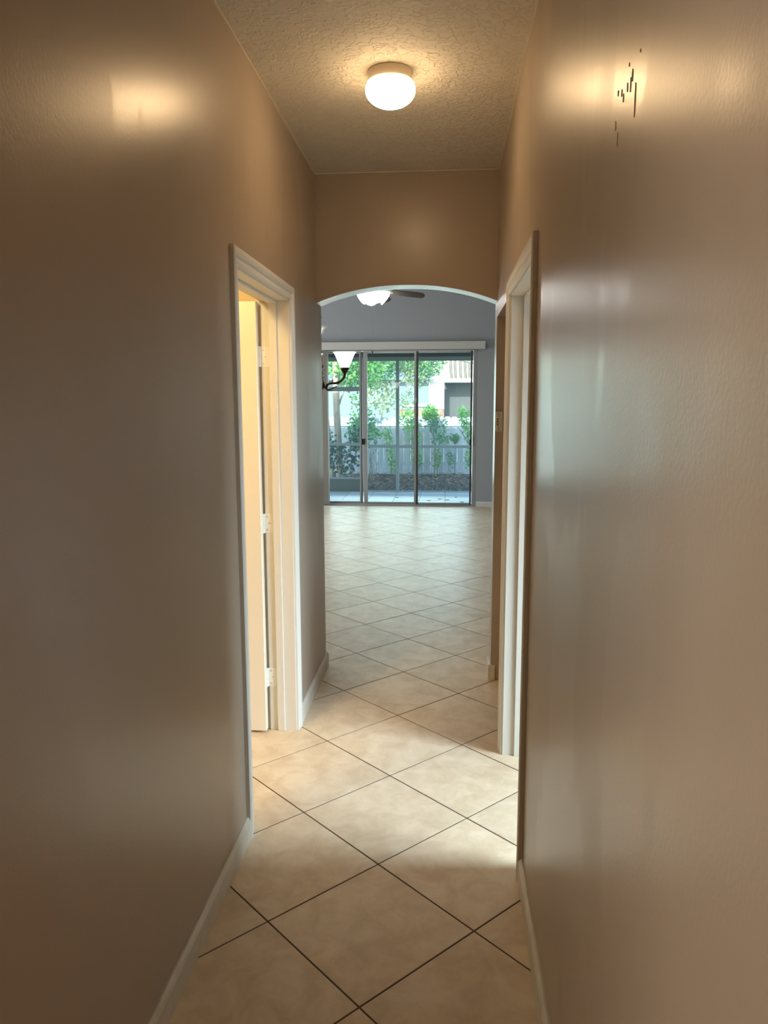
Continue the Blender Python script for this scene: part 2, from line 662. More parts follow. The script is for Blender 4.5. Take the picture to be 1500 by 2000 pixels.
tag(MB().box(XL - TH - 2.4, XR + TH + 2.6, Y0 - .12, Y0, 0, CEIL).build('wall_rear', 'beige_paint'),
    'beige wall closing the hallway behind the viewer', 'wall', kind='structure')

# lit room on the left
tag(MB().box(-3.1, -2.98, Y0, YA, 0, CEIL).build('wall_bathroom_side', 'cream_paint'), 'cream far wall of the lit room on the left', 'wall', kind='structure')
tag(MB().box(-2.98, XL - TH, 1.2, 1.32, 0, CEIL).build('wall_bathroom_near', 'cream_paint'), 'cream near wall of the lit room on the left', 'wall', kind='structure')
tag(MB().box(-2.98, XL - TH, 3.86, 3.98, 0, CEIL).build('wall_bathroom_far', 'cream_paint'), 'cream wall behind the opened door on the left', 'wall', kind='structure')
tag(MB().box(XL - TH - .004, XL - TH, 1.32, la - .08, 0, CEIL).box(XL - TH - .004, XL - TH, lb + .08, 3.86, 0, CEIL)
    .box(XL - TH - .004, XL - TH, la - .08, lb + .08, lt + .08, CEIL).build('wall_bathroom_inner', 'cream_paint'),
    'cream inner face of the left hallway wall', 'wall', kind='structure')

# daylit room on the right: its window is a real opening
WX = 2.62
wy0, wy1, wz0, wz1 = 1.25, 2.65, .9, 2.1
mb = MB()
mb.box(WX, WX + .12, Y0, wy0, 0, CEIL).box(WX, WX + .12, wy1, YA, 0, CEIL)
mb.box(WX, WX + .12, wy0, wy1, 0, wz0).box(WX, WX + .12, wy0, wy1, wz1, CEIL)
tag(mb.build('wall_bedroom_side', 'white_paint'), 'white wall with the window of the room on the right', 'wall', kind='structure')
tag(MB().box(XR + TH, WX, 1.0, 1.12, 0, CEIL).build('wall_bedroom_near', 'white_paint'), 'white near wall of the room on the right', 'wall', kind='structure')
tag(MB().box(XR + TH, WX, rb + .10, rb + .16, 0, CEIL).build('wall_bedroom_far', 'white_paint'), 'white wall beyond the right doorway', 'wall', kind='structure')

# ceilings
tag(MB().box(-3.1, WX + .12, Y0 - .12, YA, CEIL, CEIL + .12).build('ceiling', 'knockdown_ceiling'),
    'textured off-white hallway ceiling', 'ceiling', kind='structure')
tag(MB().box(GX0 - .15, GX1 + .15, YA, YF + .15, GC, GC + .15).build('ceiling_living', 'white_paint'),
    'high white living room ceiling above the fan', 'ceiling', kind='structure')

# living room walls
DX0, DX1, DH = -2.10, .416, 2.250       # sliding door opening
mb = MB()
mb.box(GX0 - .15, DX0, YF, YF + .15, 0, GC).box(DX1, GX1 + .15, YF, YF + .15, 0, GC).box(DX0, DX1, YF, YF + .15, DH, GC)
tag(mb.build('wall_far', 'grey_paint'), 'grey living room wall around the sliding glass door', 'wall', kind='structure')
mb = MB()
gy0, gy1, gz0, gz1 = 7.3, 9.9, .7, 2.4
mb.box(GX0 - .15, GX0, YA, gy0, 0, GC).box(GX0 - .15, GX0, gy1, YF, 0, GC)
mb.box(GX0 - .15, GX0, gy0, gy1, 0, gz0).box(GX0 - .15, GX0, gy0, gy1, gz1, GC)
tag(mb.build('wall_living_left', 'grey_paint'), 'grey living room wall with the added side window', 'wall', kind='structure')
tag(MB().box(GX1, GX1 + .15, YA, YF, 0, GC).build('wall_living_right', 'grey_paint'), 'grey living room wall on the right', 'wall', kind='structure')


def plain_window(name, label, x, y0, y1, z0, z1, d):
    t = thing(name, (x, (y0 + y1) / 2, z0), label, 'window', kind='structure')
    fr = MB()
    for (a, b, c, e) in ((y0, y1, z0, z0 + .04), (y0, y1, z1 - .04, z1), (y0, y0 + .04, z0 + .04, z1 - .04), (y1 - .04, y1, z0 + .04, z1 - .04)):
        fr.box(x - d, x + d, a, b, c, e)
    ym = (y0 + y1) / 2
    fr.box(x - d * .8, x + d * .8, ym - .015, ym + .015, z0 + .04, z1 - .04)
    fr.build('window_frame', 'trim_white', t)
    for (a, b) in ((y0 + .04, ym - .015), (ym + .015, y1 - .04)):
        MB().box(x - .002, x + .002, a, b, z0 + .04, z1 - .04).build('pane', 'pane_glass', t)


plain_window('window_1', 'white framed window of the room on the right', WX + .05, wy0, wy1, wz0, wz1, .03)
plain_window('window_2', 'white framed side window of the living room, added out of view', GX0 - .06, gy0, gy1, gz0, gz1, .03)

# alcove behind the side opening in the right wall
mb = MB()
mb.box(1.0, 1.06, rb + .16, YA, 0, CEIL)
tag(mb.build('wall_alcove', 'beige_paint'), 'beige back wall of the alcove beside the arch', 'wall', kind='structure')

# ------------------------------------------------------------------ floor
fl = thing('floor', (0, 0, 0), 'beige ceramic tile floor laid on the diagonal with brown grout', 'floor', kind='structure')
MB().box(-4.35, 2.75, Y0 - .12, YF + .15, -.08, -.0013).build('grout', 'grout', fl)
ANG, OX, OY, PITCH_T = .795155, -.215232, 2.348833, .431944
GAP = .0052
h = (PITCH_T - GAP) / 2
ca, sa = cos(ANG), sin(ANG)
c_ = .0006
tile_v = [(sx * h, sy * h, -.02) for sx, sy in ((-1, -1), (1, -1), (1, 1), (-1, 1))] + \
         [(sx * h, sy * h, -c_) for sx, sy in ((-1, -1), (1, -1), (1, 1), (-1, 1))] + \
         [(sx * (h - c_), sy * (h - c_), 0) for sx, sy in ((-1, -1), (1, -1), (1, 1), (-1, 1))]
tile_f = [(8, 9, 10, 11)] + [(a + 4 * k, (a + 1) % 4 + 4 * k, (a + 1) % 4 + 4 + 4 * k, a + 4 + 4 * k) for k in (0, 1) for a in range(4)]
tme = bpy.data.meshes.new('tile')
tme.from_pydata(tile_v, [], tile_f)
tme.materials.append(M['floor_tile'])
rest = MB()


def cut(poly, x0, x1, y0, y1):
    for ax, lim, sg in ((0, x0, 1), (0, x1, -1), (1, y0, 1), (1, y1, -1)):
        out = []
        for k in range(len(poly)):
            a, b = poly[k], poly[(k + 1) % len(poly)]
            da, db = sg * (a[ax] - lim), sg * (b[ax] - lim)
            if da >= 0:
                out.append(a)
            if da * db < 0:
                t = da / (da - db)
                out.append((a[0] + (b[0] - a[0]) * t, a[1] + (b[1] - a[1]) * t))
        poly = out
        if len(poly) < 3:
            return []
    return poly


rnd = random.Random(3)
n_t = 0
for i in range(-40, 60):
    for j in range(-40, 60):
        u, v = (i + .5) * PITCH_T, (j + .5) * PITCH_T
        x, y = OX + u * ca - v * sa, OY + u * sa + v * ca
        e = .305
        if not (-4.35 - e < x < 2.75 + e and Y0 - .12 - e < y < YF + .1 + e):
            continue
        inside = all(-4.35 < x + dx < 2.75 and Y0 - .12 < y + dy < YF + .10 for dx, dy in ((e, 0), (-e, 0), (0, e), (0, -e)))
        if y < YA + .2:
            seen = (XL - .62 if 2.2 < y < 3.7 else XL - .2) - .1 < x < (XR + .75 if 2.1 < y < 3.4 else XR + .28) and y > 1.0
        else:
            seen = -.175 * y - .32 < x < .062 * y + .30
        if seen and inside:
            o = bpy.data.objects.new('tile', tme)
            col.objects.link(o)
            o.parent = fl
            o.location = (x, y, rnd.uniform(-.0006, 0))
            o.rotation_euler = (rnd.uniform(-.0007, .0007), rnd.uniform(-.0007, .0007), ANG)
            n_t += 1
            continue
        q = [(x + (p * ca - r_ * sa), y + (p * sa + r_ * ca)) for p, r_ in ((-h, -h), (h, -h), (h, h), (-h, h))]
        q = cut(q, -4.35, 2.75, Y0 - .12, YF + .10)      # tiles cut to fit along the walls
        if len(q) < 3:
            continue
        if seen:
            MB().prism(q, (-.02, -.0003), lambda u, v, e_: (u, v, e_)).build('tile', 'floor_tile', fl)
            n_t += 1
        else:
            rest.add([(a, b, -.0005) for a, b in q], [tuple(range(len(q)))])
tag(rest.build('tile_field', 'floor_tile', fl), kind='stuff')
print('single tiles', n_t)


# ------------------------------------------------------------------ doorways
PROF = [(0, 0), (0, .009), (.004, .012), (.012, .013), (.018, .010), (.024, .010), (.030, .015), (.040, .018), (CW - .006, .018), (CW, .014), (CW, 0)]


def doorway(name, label, face, sgn, y0, y1, top, depth):
    """casing, jambs and stops; face = x of the wall, sgn = +1 when the hallway lies at +x"""
    t = thing(name, (face, (y0 + y1) / 2, 0), label, 'door frame', kind='structure')
    yi, yo, zi = y0 + CW, y1 - CW, top - CW
    n = len(PROF)

    def leg(side):
        mb = MB()
        lo = [(face + sgn * tt, (yi - u) if side == 0 else (yo + u), 0) for u, tt in PROF]
        hi = [(face + sgn * tt, (yi - u) if side == 0 else (yo + u), zi + u) for u, tt in PROF]
        mb.add(lo + hi, [(k, k + 1, n + k + 1, n + k) for k in range(n - 1)] + [tuple(range(n))])
        return mb
    leg(0).build('casing', 'trim_white', t)
    leg(1).build('casing', 'trim_white', t)
    a = [(face + sgn * tt, yi - u, zi + u) for u, tt in PROF]
    b = [(face + sgn * tt, yo + u, zi + u) for u, tt in PROF]
    MB().add(a + b, [(k, k + 1, n + k + 1, n + k) for k in range(n - 1)]).build('casing', 'trim_white', t)
    # jambs: lining of the opening, set back a little from the casing edge
    xa, xb = sorted((face + sgn * .001, face - sgn * depth))
    rv, jt = .006, .018
    MB().box(xa, xb, yi + rv - jt, yi + rv, 0, zi - rv + jt, .001).build('jamb', 'trim_white', t)
    MB().box(xa, xb, yo - rv, yo - rv + jt, 0, zi - rv + jt, .001).build('jamb', 'trim_white', t)
    MB().box(xa, xb, yi + rv, yo - rv, zi - rv, zi - rv + jt, .001).build('jamb', 'trim_white', t)
    # stops
    sa_, sb_ = sorted((face - sgn * (depth - .037), face - sgn * (depth - .072)))
    MB().box(sa_, sb_, yi + rv, yi + rv + .011, 0, zi - rv, .002).build('stop', 'trim_white', t)
    MB().box(sa_, sb_, yo - rv - .011, yo - rv, 0, zi - rv, .002).build('stop', 'trim_white', t)
    MB().box(sa_, sb_, yi + rv + .011, yo - rv - .011, zi - rv - .011, zi - rv, .002).build('stop', 'trim_white', t)
    # casing on the room side (plain back band)
    bx0, bx1 = sorted((face - sgn * depth, face - sgn * (depth + .014)))
    for (a0, a1, b0, b1) in ((yi - CW, yi, 0, top), (yo, yo + CW, 0, top), (yi, yo, zi, top)):
        MB().box(bx0, bx1, a0, a1, b0, b1, .003).build('casing', 'trim_white', t)
    return t, yi + rv, yo - rv, zi - rv


JD = TH + .004
_, dl0, dl1, dlz = doorway('trim_1', 'white moulded casing around the lit doorway on the left', XL, 1, L0, L1, LTOP, JD)
doorway('trim_2', 'white moulded casing around the daylit doorway on the right', XR, -1, R0, R1, RTOP, TH)

# opened door of the left room, hinged on the far jamb, swung 90 degrees into the room
hx, hy = XL - JD - .006, dl1 - .003
door = thing('door_1', (hx, hy, 0), 'white six-panel door standing open into the warm lit room', 'door', kind='structure')
dw, dt = dl1 - dl0 - .006, .035
sx1 = hx - .002
sx0 = sx1 - dw
sy0, sy1 = hy - .042, hy - .042 + dt
zb_, zt_ = .012, dlz - .004
mb = MB()
st, rl = .115, .12
mid = (sx0 + sx1) / 2
rails = [(zb_, zb_ + .23), (.80, .93), (1.52, 1.63), (zt_ - rl, zt_)]
mb.box(sx0, sx0 + st, sy0, sy1, zb_, zt_, .002)
mb.box(sx1 - st, sx1, sy0, sy1, zb_, zt_, .003)
for a, b in rails:
    mb.box(sx0 + st, sx1 - st, sy0, sy1, a, b)
for (a, b) in zip(rails[:-1], rails[1:]):
    mb.box(mid - st / 2, mid + st / 2, sy0, sy1, a[1], b[0])
mb.build('slab', 'door_white', door)
for (a, b) in zip(rails[:-1], rails[1:]):
    for (p, q) in ((sx0 + st, mid - st / 2), (mid + st / 2, sx1 - st)):
        mb = MB()
        i_ = .03
        for yy, s_ in ((sy0, 1), (sy1, -1)):
            mb.add([(p, yy + s_ * .010, a[1]), (q, yy + s_ * .010, a[1]), (q, yy + s_ * .010, b[0]), (p, yy + s_ * .010, b[0]),
                    (p + i_, yy + s_ * .003, a[1] + i_), (q - i_, yy + s_ * .003, a[1] + i_), (q - i_, yy + s_ * .003, b[0] - i_), (p + i_, yy + s_ * .003, b[0] - i_)],
                   [(0, 1, 5, 4), (1, 2, 6, 5), (2, 3, 7, 6), (3, 0, 4, 7), (4, 5, 6, 7)])
        mb.build('panel', 'door_white', door)
mb = MB()
mb.lathe([(.028, 0), (.030, .006), (.014, .012), (.013, .032), (.026, .042), (.029, .056), (.022, .068), (.004, .072)], (sx0 + .065, sy0, .93), 16, (0, -1, 0))
mb.build('door_knob', 'brushed_nickel', door, True)
for zc in (1.725, .985, .26):
    hb = MB()
    # leaf let into the jamb, rounded corners towards the hallway
    x_in, x_out, hh, rr = XL - JD + .036, XL - JD - .003, .0445, .010
    poly = [(x_out, zc - hh), (x_in - rr, zc - hh)]
    poly += [(x_in - rr + rr * sin(t), zc - hh + rr - rr * cos(t)) for t in (pi / 6, pi / 3, pi / 2)]
    poly += [(x_in - rr + rr * cos(t), zc + hh - rr + rr * sin(t)) for t in (0, pi / 6, pi / 3)]
    poly += [(x_in - rr, zc + hh), (x_out, zc + hh)]
    hb.prism(poly, (dl1 - .0018, dl1 + .0002), lambda u, v, e: (u, e, v))
    hg = hb.build('hinge', 'hinge_paint', door)
    kb = MB()
    for k in range(5):
        za, zz = zc - hh + k * 2 * hh / 5 + .0006, zc - hh + (k + 1) * 2 * hh / 5 - .0006
        kb.lathe([(.0052, za), (.0058, za + .0006), (.0058, zz - .0006), (.0052, zz)], (hx, dl1 - .006, 0), 12)
    kb.box(hx - .001, hx + .004, dl1 - .0055, dl1 - .001, zc - hh, zc + hh)
    kb.box(sx1, sx1 + .0018, sy0 + .004, dl1 - .006, zc - hh, zc + hh)
    kb.build('knuckle', 'hinge_paint', hg)
    for (dx, dz) in ((.012, .030), (.022, 0), (.012, -.030)):
        MB().lathe([(.0038, 0), (.0034, .0012), (.001, .0016)], (x_out + dx, dl1 - .0018, zc + dz), 8, (0, -1, 0)).build('screw', 'hinge_screw', hg)

# ------------------------------------------------------------------ baseboards and ceiling beads
BH, BT = .083, .014


def base_x(mb, face, sgn, y0, y1, hgt=BH):
    poly = [(0, 0), (BT, 0), (BT, hgt - .016), (BT * .75, hgt - .008), (BT * .35, hgt), (0, hgt)]
    mb.prism(poly, (y0, y1), lambda u, v, e: (face + sgn * u, e, v))


def base_y(mb, face, sgn, x0, x1, hgt=BH):
    poly = [(0, 0), (BT, 0), (BT, hgt - .016), (BT * .75, hgt - .008), (BT * .35, hgt), (0, hgt)]
    mb.prism(poly, (x0, x1), lambda u, v, e: (e, face + sgn * u, v))


mb = MB(); base_x(mb, XL, 1, .62, L0); base_x(mb, XL, 1, Y0, -1.15)
tag(mb.build('baseboard_left', 'base_white'), 'off-white baseboard along the near left hallway wall', 'baseboard', kind='structure')
mb = MB(); base_x(mb, XL, 1, L1, YB + .014)
tag(mb.build('baseboard_arch_left', 'base_white'), 'short white baseboard between the lit doorway and the arch', 'baseboard', kind='structure')
mb = MB(); base_x(mb, XR, -1, Y0, R0)
tag(mb.build('baseboard_right', 'base_white'), 'off-white baseboard along the near right hallway wall', 'baseboard', kind='structure')
mb = MB(); base_y(mb, YA, -1, XR - .014, XR + .022); base_x(mb, XR, -1, YA - .012, YB + .014)
tag(mb.build('baseboard_arch_right', 'base_white'), 'short baseboard return wrapped round the right foot of the arch', 'baseboard', kind='structure')
mb = MB(); base_y(mb, YF, -1, DX1 + .02, GX1, .07)
tag(mb.build('baseboard_far', 'trim_white'), 'white baseboard on the grey wall right of the sliding door', 'baseboard', kind='structure')
mb = MB(); base_y(mb, YF, -1, GX0, DX0 - .08, .07)
tag(mb.build('baseboard_far_left', 'trim_white'), 'white baseboard on the grey wall left of the blinds', 'baseboard', kind='structure')
mb = MB(); mb.box(XL, XL + .006, Y0, YA, CEIL - .005, CEIL)
tag(mb.build('trim_3', 'pan_enamel'), 'thin pale bead where the left wall meets the ceiling', 'trim', kind='structure')
mb = MB(); mb.box(XR - .006, XR, Y0, YA, CEIL - .005, CEIL)
tag(mb.build('trim_4', 'pan_enamel'), 'thin pale bead where the right wall meets the ceiling', 'trim', kind='structure')
mb = MB(); mb.box(XL + .006, XR - .006, YA - .004, YA, CEIL - .004, CEIL)
tag(mb.build('trim_5', 'pan_enamel'), 'thin pale bead above the arched wall at the ceiling', 'trim', kind='structure')

# ------------------------------------------------------------------ hall ceiling lamp
HL = (-.211, 2.905, CEIL)
t = thing('ceiling_lamp', HL, 'round flush ceiling lamp with glowing white mushroom glass', 'ceiling lamp')
MB().lathe([(.079, 0), (.081, -.004), (.077, -.007), (.0765, -.038), (.072, -.042)], HL, 40).build('lamp_base', 'pan_enamel', t, True)
g_prof = [(.074, -.034)] + [(.076 + .013 * sin(a), -.034 - .030 * (1 - cos(a)) ) for a in [pi / 2 * k / 6 for k in range(1, 7)]]
g_prof += [(.089 * cos(a), -.064 - .056 * sin(a)) for a in [pi / 2 * k / 12 for k in range(1, 12)]] + [(.002, -.120)]
MB().lathe(g_prof, HL, 40).build('lamp_glass', 'hall_lamp_glass', t, True)

# ------------------------------------------------------------------ wall control on the stub beside the arch
t = thing('wall_switch', (.277, YA, 1.37), 'narrow ivory wall switch with small dark buttons beside the arch', 'switch')
MB().box(.2575, .2945, YA - .011, YA, 1.369, 1.476, .003).build('switch_plate', 'ivory_plastic', t)
for zc in (1.455, 1.388):
    MB().box(.262, .272, YA - .020, YA - .011, zc - .013, zc + .013, .003).build('rocker', 'trim_white', t)
for zc in (1.434, 1.421, 1.408):
    MB().lathe([(.0042, 0), (.0042, .003), (.003, .004)], (.2665, YA - .011, zc), 10, (0, -1, 0)).build('button', 'dark_slot', t)

# ------------------------------------------------------------------ sliding glass door
sd = thing('door_2', ((DX0 + DX1) / 2, YF, 0), 'three-panel aluminium sliding glass door onto the patio', 'sliding door', kind='structure')
mb = MB()
mb.box(DX0, DX0 + .03, YF - .004, YF + .13, 0, DH, .002)
mb.build('frame_post', 'aluminium', sd)
MB().box(DX1 - .045, DX1, YF - .004, YF + .13, 0, DH, .002).build('frame_post', 'aluminium', sd)
MB().box(DX0 + .03, DX1 - .045, YF - .004, YF + .13, DH - .02, DH, .002).build('frame_head', 'aluminium', sd)
mb = MB().box(DX0 + .03, DX1 - .045, YF - .006, YF + .13, 0, .018, .002)
for yy in (.03, .065, .10):
    mb.box(DX0 + .03, DX1 - .045, YF + yy - .003, YF + yy + .003, .018, .026)
mb.build('sill_track', 'aluminium', sd)


def slide_panel(x0, x1, y, ls, rs, lm, rm, ht_side):
    z0, z1 = .020, DH - .022
    d = .014
    b = MB().box(x0 + ls, x1 - rs, y - d, y + d, z0, z0 + .030, .002)
    p = b.build('bottom_rail', 'aluminium', sd)
    MB().box(x0 + ls, x1 - rs, y - d, y + d, z1 - .022, z1, .002).build('top_rail', 'aluminium', sd)
    MB().box(x0, x0 + ls, y - d, y + d, z0, z1, .002).build('stile', lm, sd)
    MB().box(x1 - rs, x1, y - d, y + d, z0, z1, .002).build('stile', rm, sd)
    MB().box(x0 + ls, x1 - rs, y - .0025, y + .0025, z0 + .030, z1 - .022).build('pane', 'pane_glass', sd)


slide_panel(DX0 + .03, -1.248, YF + .100, .05, .024, 'aluminium', 'aluminium', 0)
MB().box(-1.248, -1.232, YF + .088, YF + .114, .020, DH - .032, .002).build('interlock', 'dark_aluminium', sd)
slide_panel(-1.208, -.441, YF + .065, .056, .030, 'aluminium', 'aluminium', 0)
slide_panel(-.441, .360, YF + .030, .030, .024, 'dark_aluminium', 'dark_aluminium', 0)
# pull handles and lock
MB().box(-1.236, -1.190, YF + .030, YF + .051, .893, .980, .003).build('pull_handle', 'black_plastic', sd)
MB().box(.330, .358, YF - .004, YF + .016, .888, .975, .003).build('pull_handle', 'black_plastic', sd)
mb = MB().box(.377, .388, YF - .010, YF - .004, .885, 1.045, .001)
mb.build('strike_plate', 'brushed_nickel', sd)
mb = MB()
for zc in (.91, .945, .985, 1.02):
    mb.box(.379, .386, YF - .012, YF - .010, zc - .010, zc + .010)
mb.build('strike_slot', 'black_plastic', sd)
MB().box(-.452, -.437, YF + .008, YF + .016, 1.505, 1.565, .003).build('bumper', 'trim_white', sd)

# vertical blinds stacked at the left, under their valance
vb = thing('vertical_blinds', (-1.9, YF - .06, 0), 'white vertical blinds drawn open to the left of the sliding door under a long valance', 'blinds')
MB().box(-2.25, .530, YF - .105, YF - .092, 2.243, 2.352, .003).build('valance', 'valance_white', vb)
MB().box(.517, .530, YF - .092, YF, 2.243, 2.352, .002).build('valance_return', 'valance_white', vb)
MB().box(-2.20, .45, YF - .075, YF - .04, 2.262, 2.300, .002).build('headrail', 'aluminium', vb)
k = 0
xv = -2.16
while xv < -1.715:
    mb = MB()
    a = R(76)
    hw = .044
    y0 = YF - .058
    pts = []
    for s_ in (-1, -.5, 0, .5, 1):
        pts.append((xv + cos(a) * hw * s_ + .004 * (1 - s_ * s_) * sin(a), y0 + sin(a) * hw * s_ - .004 * (1 - s_ * s_) * cos(a)))
    vs = [(x, y, z) for z in (.035, 2.262) for x, y in pts] + [(x + .0012, y, z) for z in (.035, 2.262) for x, y in pts]
    fs = [(i, i + 1, 6 + i, 5 + i) for i in range(4)] + [(10 + i, 15 + i, 16 + i, 11 + i) for i in range(4)] + [(0, 5, 15, 10), (4, 14, 19, 9)]
    mb.add(vs, fs).build('vane', 'vane_fabric', vb, True)
    xv += .021

# ------------------------------------------------------------------ ceiling fan with light kit
FC = Vector((-.787, 8.30, 0))
fan = thing('ceiling_fan', (FC.x, FC.y, GC), 'ceiling fan with dark blades, glowing tulip lights and a pull chain', 'ceiling fan')
MB().lathe([(.03, GC), (.065, GC - .005), (.06, GC - .05), (.02, GC - .07)], FC, 24).build('canopy', 'brushed_nickel', fan, True)
MB().lathe([(.011, GC - .06), (.011, 2.86)], FC, 12).build('downrod', 'brushed_nickel', fan, True)
MB().lathe([(.02, 2.88), (.07, 2.865), (.105, 2.83), (.11, 2.77), (.095, 2.735), (.06, 2.72)], FC, 32).build('motor_housing', 'brushed_nickel', fan, True)
MB().lathe([(.055, 2.722), (.06, 2.70), (.058, 2.665), (.03, 2.64), (.012, 2.625), (.004, 2.62)], FC, 24).build('light_hub', 'brushed_nickel', fan, True)
for i in range(5):
    a = R(7 + 72 * i)
    d, s_ = Vector((cos(a), sin(a), 0)), Vector((-sin(a), cos(a), 0))
    pit = R(17)
    def bp(r, w_, tt):
        z = 2.672 - .10 * (r - .1)
        return FC + d * r + s_ * (w_ * cos(pit)) + Vector((0, 0, z - w_ * sin(pit) + tt))
    ol = [(.165, -.040), (.24, -.052), (.34, -.060), (.45, -.063), (.515, -.056), (.540, -.036), (.548, 0), (.540, .036), (.515, .056), (.45, .063), (.34, .060), (.24, .052), (.165, .040)]
    mb = MB()
    nn = len(ol)
    vs = [bp(r, w_, 0) for r, w_ in ol] + [bp(r, w_, .006) for r, w_ in ol]
    fs = [tuple(range(nn)), tuple(range(2 * nn - 1, nn - 1, -1))] + [(q, nn + q, nn + (q + 1) % nn, (q + 1) % nn) for q in range(nn)]
    bl = mb.add(vs, fs).build('blade', 'fan_blade_wood', fan)
    mb = MB()
    ar = [(.075, -.014), (.12, -.010), (.165, -.026), (.20, -.020), (.215, 0), (.20, .020), (.165, .026), (.12, .010), (.075, .014)]
    nn = len(ar)
    vs = [bp(r, w_, -.004) for r, w_ in ar] + [bp(r, w_, 0) for r, w_ in ar]
    fs = [tuple(range(nn)), tuple(range(2 * nn - 1, nn - 1, -1))] + [(q, nn + q, nn + (q + 1) % nn, (q + 1) % nn) for q in range(nn)]
    mb.add(vs, fs).build('blade_arm', 'brushed_nickel', bl)
for i in range(4):
    a = R(20 + 90 * i)
    d = Vector((cos(a), sin(a), 0))
    ax = (d * .80 + Vector((0, 0, -.60))).normalized()
    base = FC + d * .052 + Vector((0, 0, 2.655))
    MB().tube([FC + d * .03 + Vector((0, 0, 2.69)), FC + d * .05 + Vector((0, 0, 2.695)), FC + d * .06 + Vector((0, 0, 2.675)), base + ax * .008], .009, 8).build('light_arm', 'brushed_nickel', fan, True)
    prof = [(.020, 0), (.026, .008), (.040, .025), (.050, .045), (.054, .065), (.058, .085), (.068, .102)]
    inn = [(r - .003, h_) for r, h_ in prof[::-1]]
    MB().lathe(prof + inn, base, 28, ax, scallop=.05, lobes=8).build('lamp_shade', 'fan_lamp_glass', fan, True)
ch = MB().lathe([(.0012, 2.625), (.0012, 2.05)], FC + Vector((-.012, -.02, 0)), 6).build('pull_chain', 'brushed_nickel', fan)
MB().lathe([(.002, 2.058), (.006, 2.050), (.007, 2.035), (.004, 2.025)], FC + Vector((-.012, -.02, 0)), 10).build('chain_fob', 'bronze', ch, True)

# ------------------------------------------------------------------ chandelier
CC = Vector((-.987, 6.0, 0))
cl = thing('chandelier', (CC.x, CC.y, GC), 'bronze scroll-arm chandelier with white glass bell shades beside the arch', 'chandelier')
MB().lathe([(.02, GC), (.06, GC - .004), (.055, GC - .03), (.012, GC - .045)], CC, 24).build('canopy', 'bronze', cl, True)
mb = MB()
z = GC - .04
k = 0
while z > 2.20:                         # chain links
    pts = [Vector((cos(t_) * .009, 0, sin(t_) * .020)) for t_ in [2 * pi * q / 10 for q in range(11)]]
    if k % 2:
        pts = [Vector((0, p.x, p.z)) for p in pts]
    mb.tube([CC + p + Vector((0, 0, z - .02)) for p in pts], .0025, 5, False)
    z -= .033
    k += 1
mb.build('chain', 'bronze', cl, True)
MB().lathe([(.006, 2.21), (.010, 2.19), (.016, 2.17), (.010, 2.14), (.008, 2.10), (.008, 1.92), (.012, 1.905), (.010, 1.895),
            (.012, 1.87), (.022, 1.82), (.027, 1.795), (.020, 1.785), (.010, 1.775), (.010, 1.70), (.020, 1.69), (.030, 1.675), (.036, 1.655), (.034, 1.635), (.020, 1.618), (.012, 1.61),
            (.016, 1.60), (.010, 1.585), (.003, 1.575)], CC, 20).build('column', 'bronze', cl, True)
cw = MB().lathe([(.014, 2.040), (.022, 2.050), (.030, 2.066), (.036, 2.082), (.052, 2.096), (.060, 2.102), (.056, 2.104), (.034, 2.086), (.020, 2.056)], CC, 32, cap=False, scallop=.14, lobes=8)
cw.build('glass_crown', 'chandelier_crystal', cl, True)
for i in range(6):                      # scroll leaves on the column
    a = R(60 * i)
    d = Vector((cos(a), sin(a), 0))
    for z0 in (1.755, 1.70):
        pts = spline([CC + d * .010 + Vector((0, 0, z0 - .03)), CC + d * .020 + Vector((0, 0, z0 - .012)), CC + d * .014 + Vector((0, 0, z0 + .006)), CC + d * .024 + Vector((0, 0, z0 + .016)), CC + d * .033 + Vector((0, 0, z0 + .014))], 4)
        MB().tube(pts, .0032, 6).build('scroll', 'bronze', cl, True)
for i in range(3):
    a = R(120 * i)
    d, up = Vector((cos(a), sin(a), 0)), Vector((0, 0, 1))
    P = lambda r, z: CC + d * r + up * z
    arm = spline([P(.030, 1.640), P(.046, 1.640), P(.058, 1.660), P(.085, 1.668), P(.120, 1.668), P(.155, 1.682), P(.183, 1.708), P(.192, 1.740)], 5)
    n_ = len(arm)
    am = MB().tube(arm, [.0115 - .002 * sin(pi * q / n_) for q in range(n_)], 10).build('arm', 'bronze', cl, True)
    tail = spline([P(.040, 1.634), P(.055, 1.618), P(.075, 1.616), P(.095, 1.630), P(.118, 1.638), P(.132, 1.646)], 5)
    n_ = len(tail)
    MB().tube(tail, [.009 - .006 * q / n_ for q in range(n_)], 8).build('scroll', 'bronze', am, True)
    leaf = spline([P(.085, 1.668), P(.094, 1.680), P(.098, 1.695), P(.092, 1.702)], 4)
    MB().tube(leaf, [.007 - .005 * q / len(leaf) for q in range(len(leaf))], 6).build('leaf', 'bronze', am, True)
    leaf2 = spline([P(.145, 1.678), P(.140, 1.664), P(.128, 1.655)], 4)
    MB().tube(leaf2, [.006 - .004 * q / len(leaf2) for q in range(len(leaf2))], 6).build('leaf', 'bronze', am, True)
    cpos = P(.192, 0)
    MB().lathe([(.006, 1.735), (.012, 1.744), (.022, 1.756), (.028, 1.768), (.034, 1.774), (.034, 1.787), (.028, 1.789)], cpos, 20).build('cup', 'bronze', am, True)
    prof = [(.029, 1.784), (.033, 1.790), (.050, 1.826), (.066, 1.866), (.078, 1.892), (.089, 1.904)]
    inn = [(r - .004, z_) for r, z_ in prof[::-1]]
    MB().lathe(prof + inn, cpos, 32).build('lamp_shade', 'chandelier_glass', cl, True)

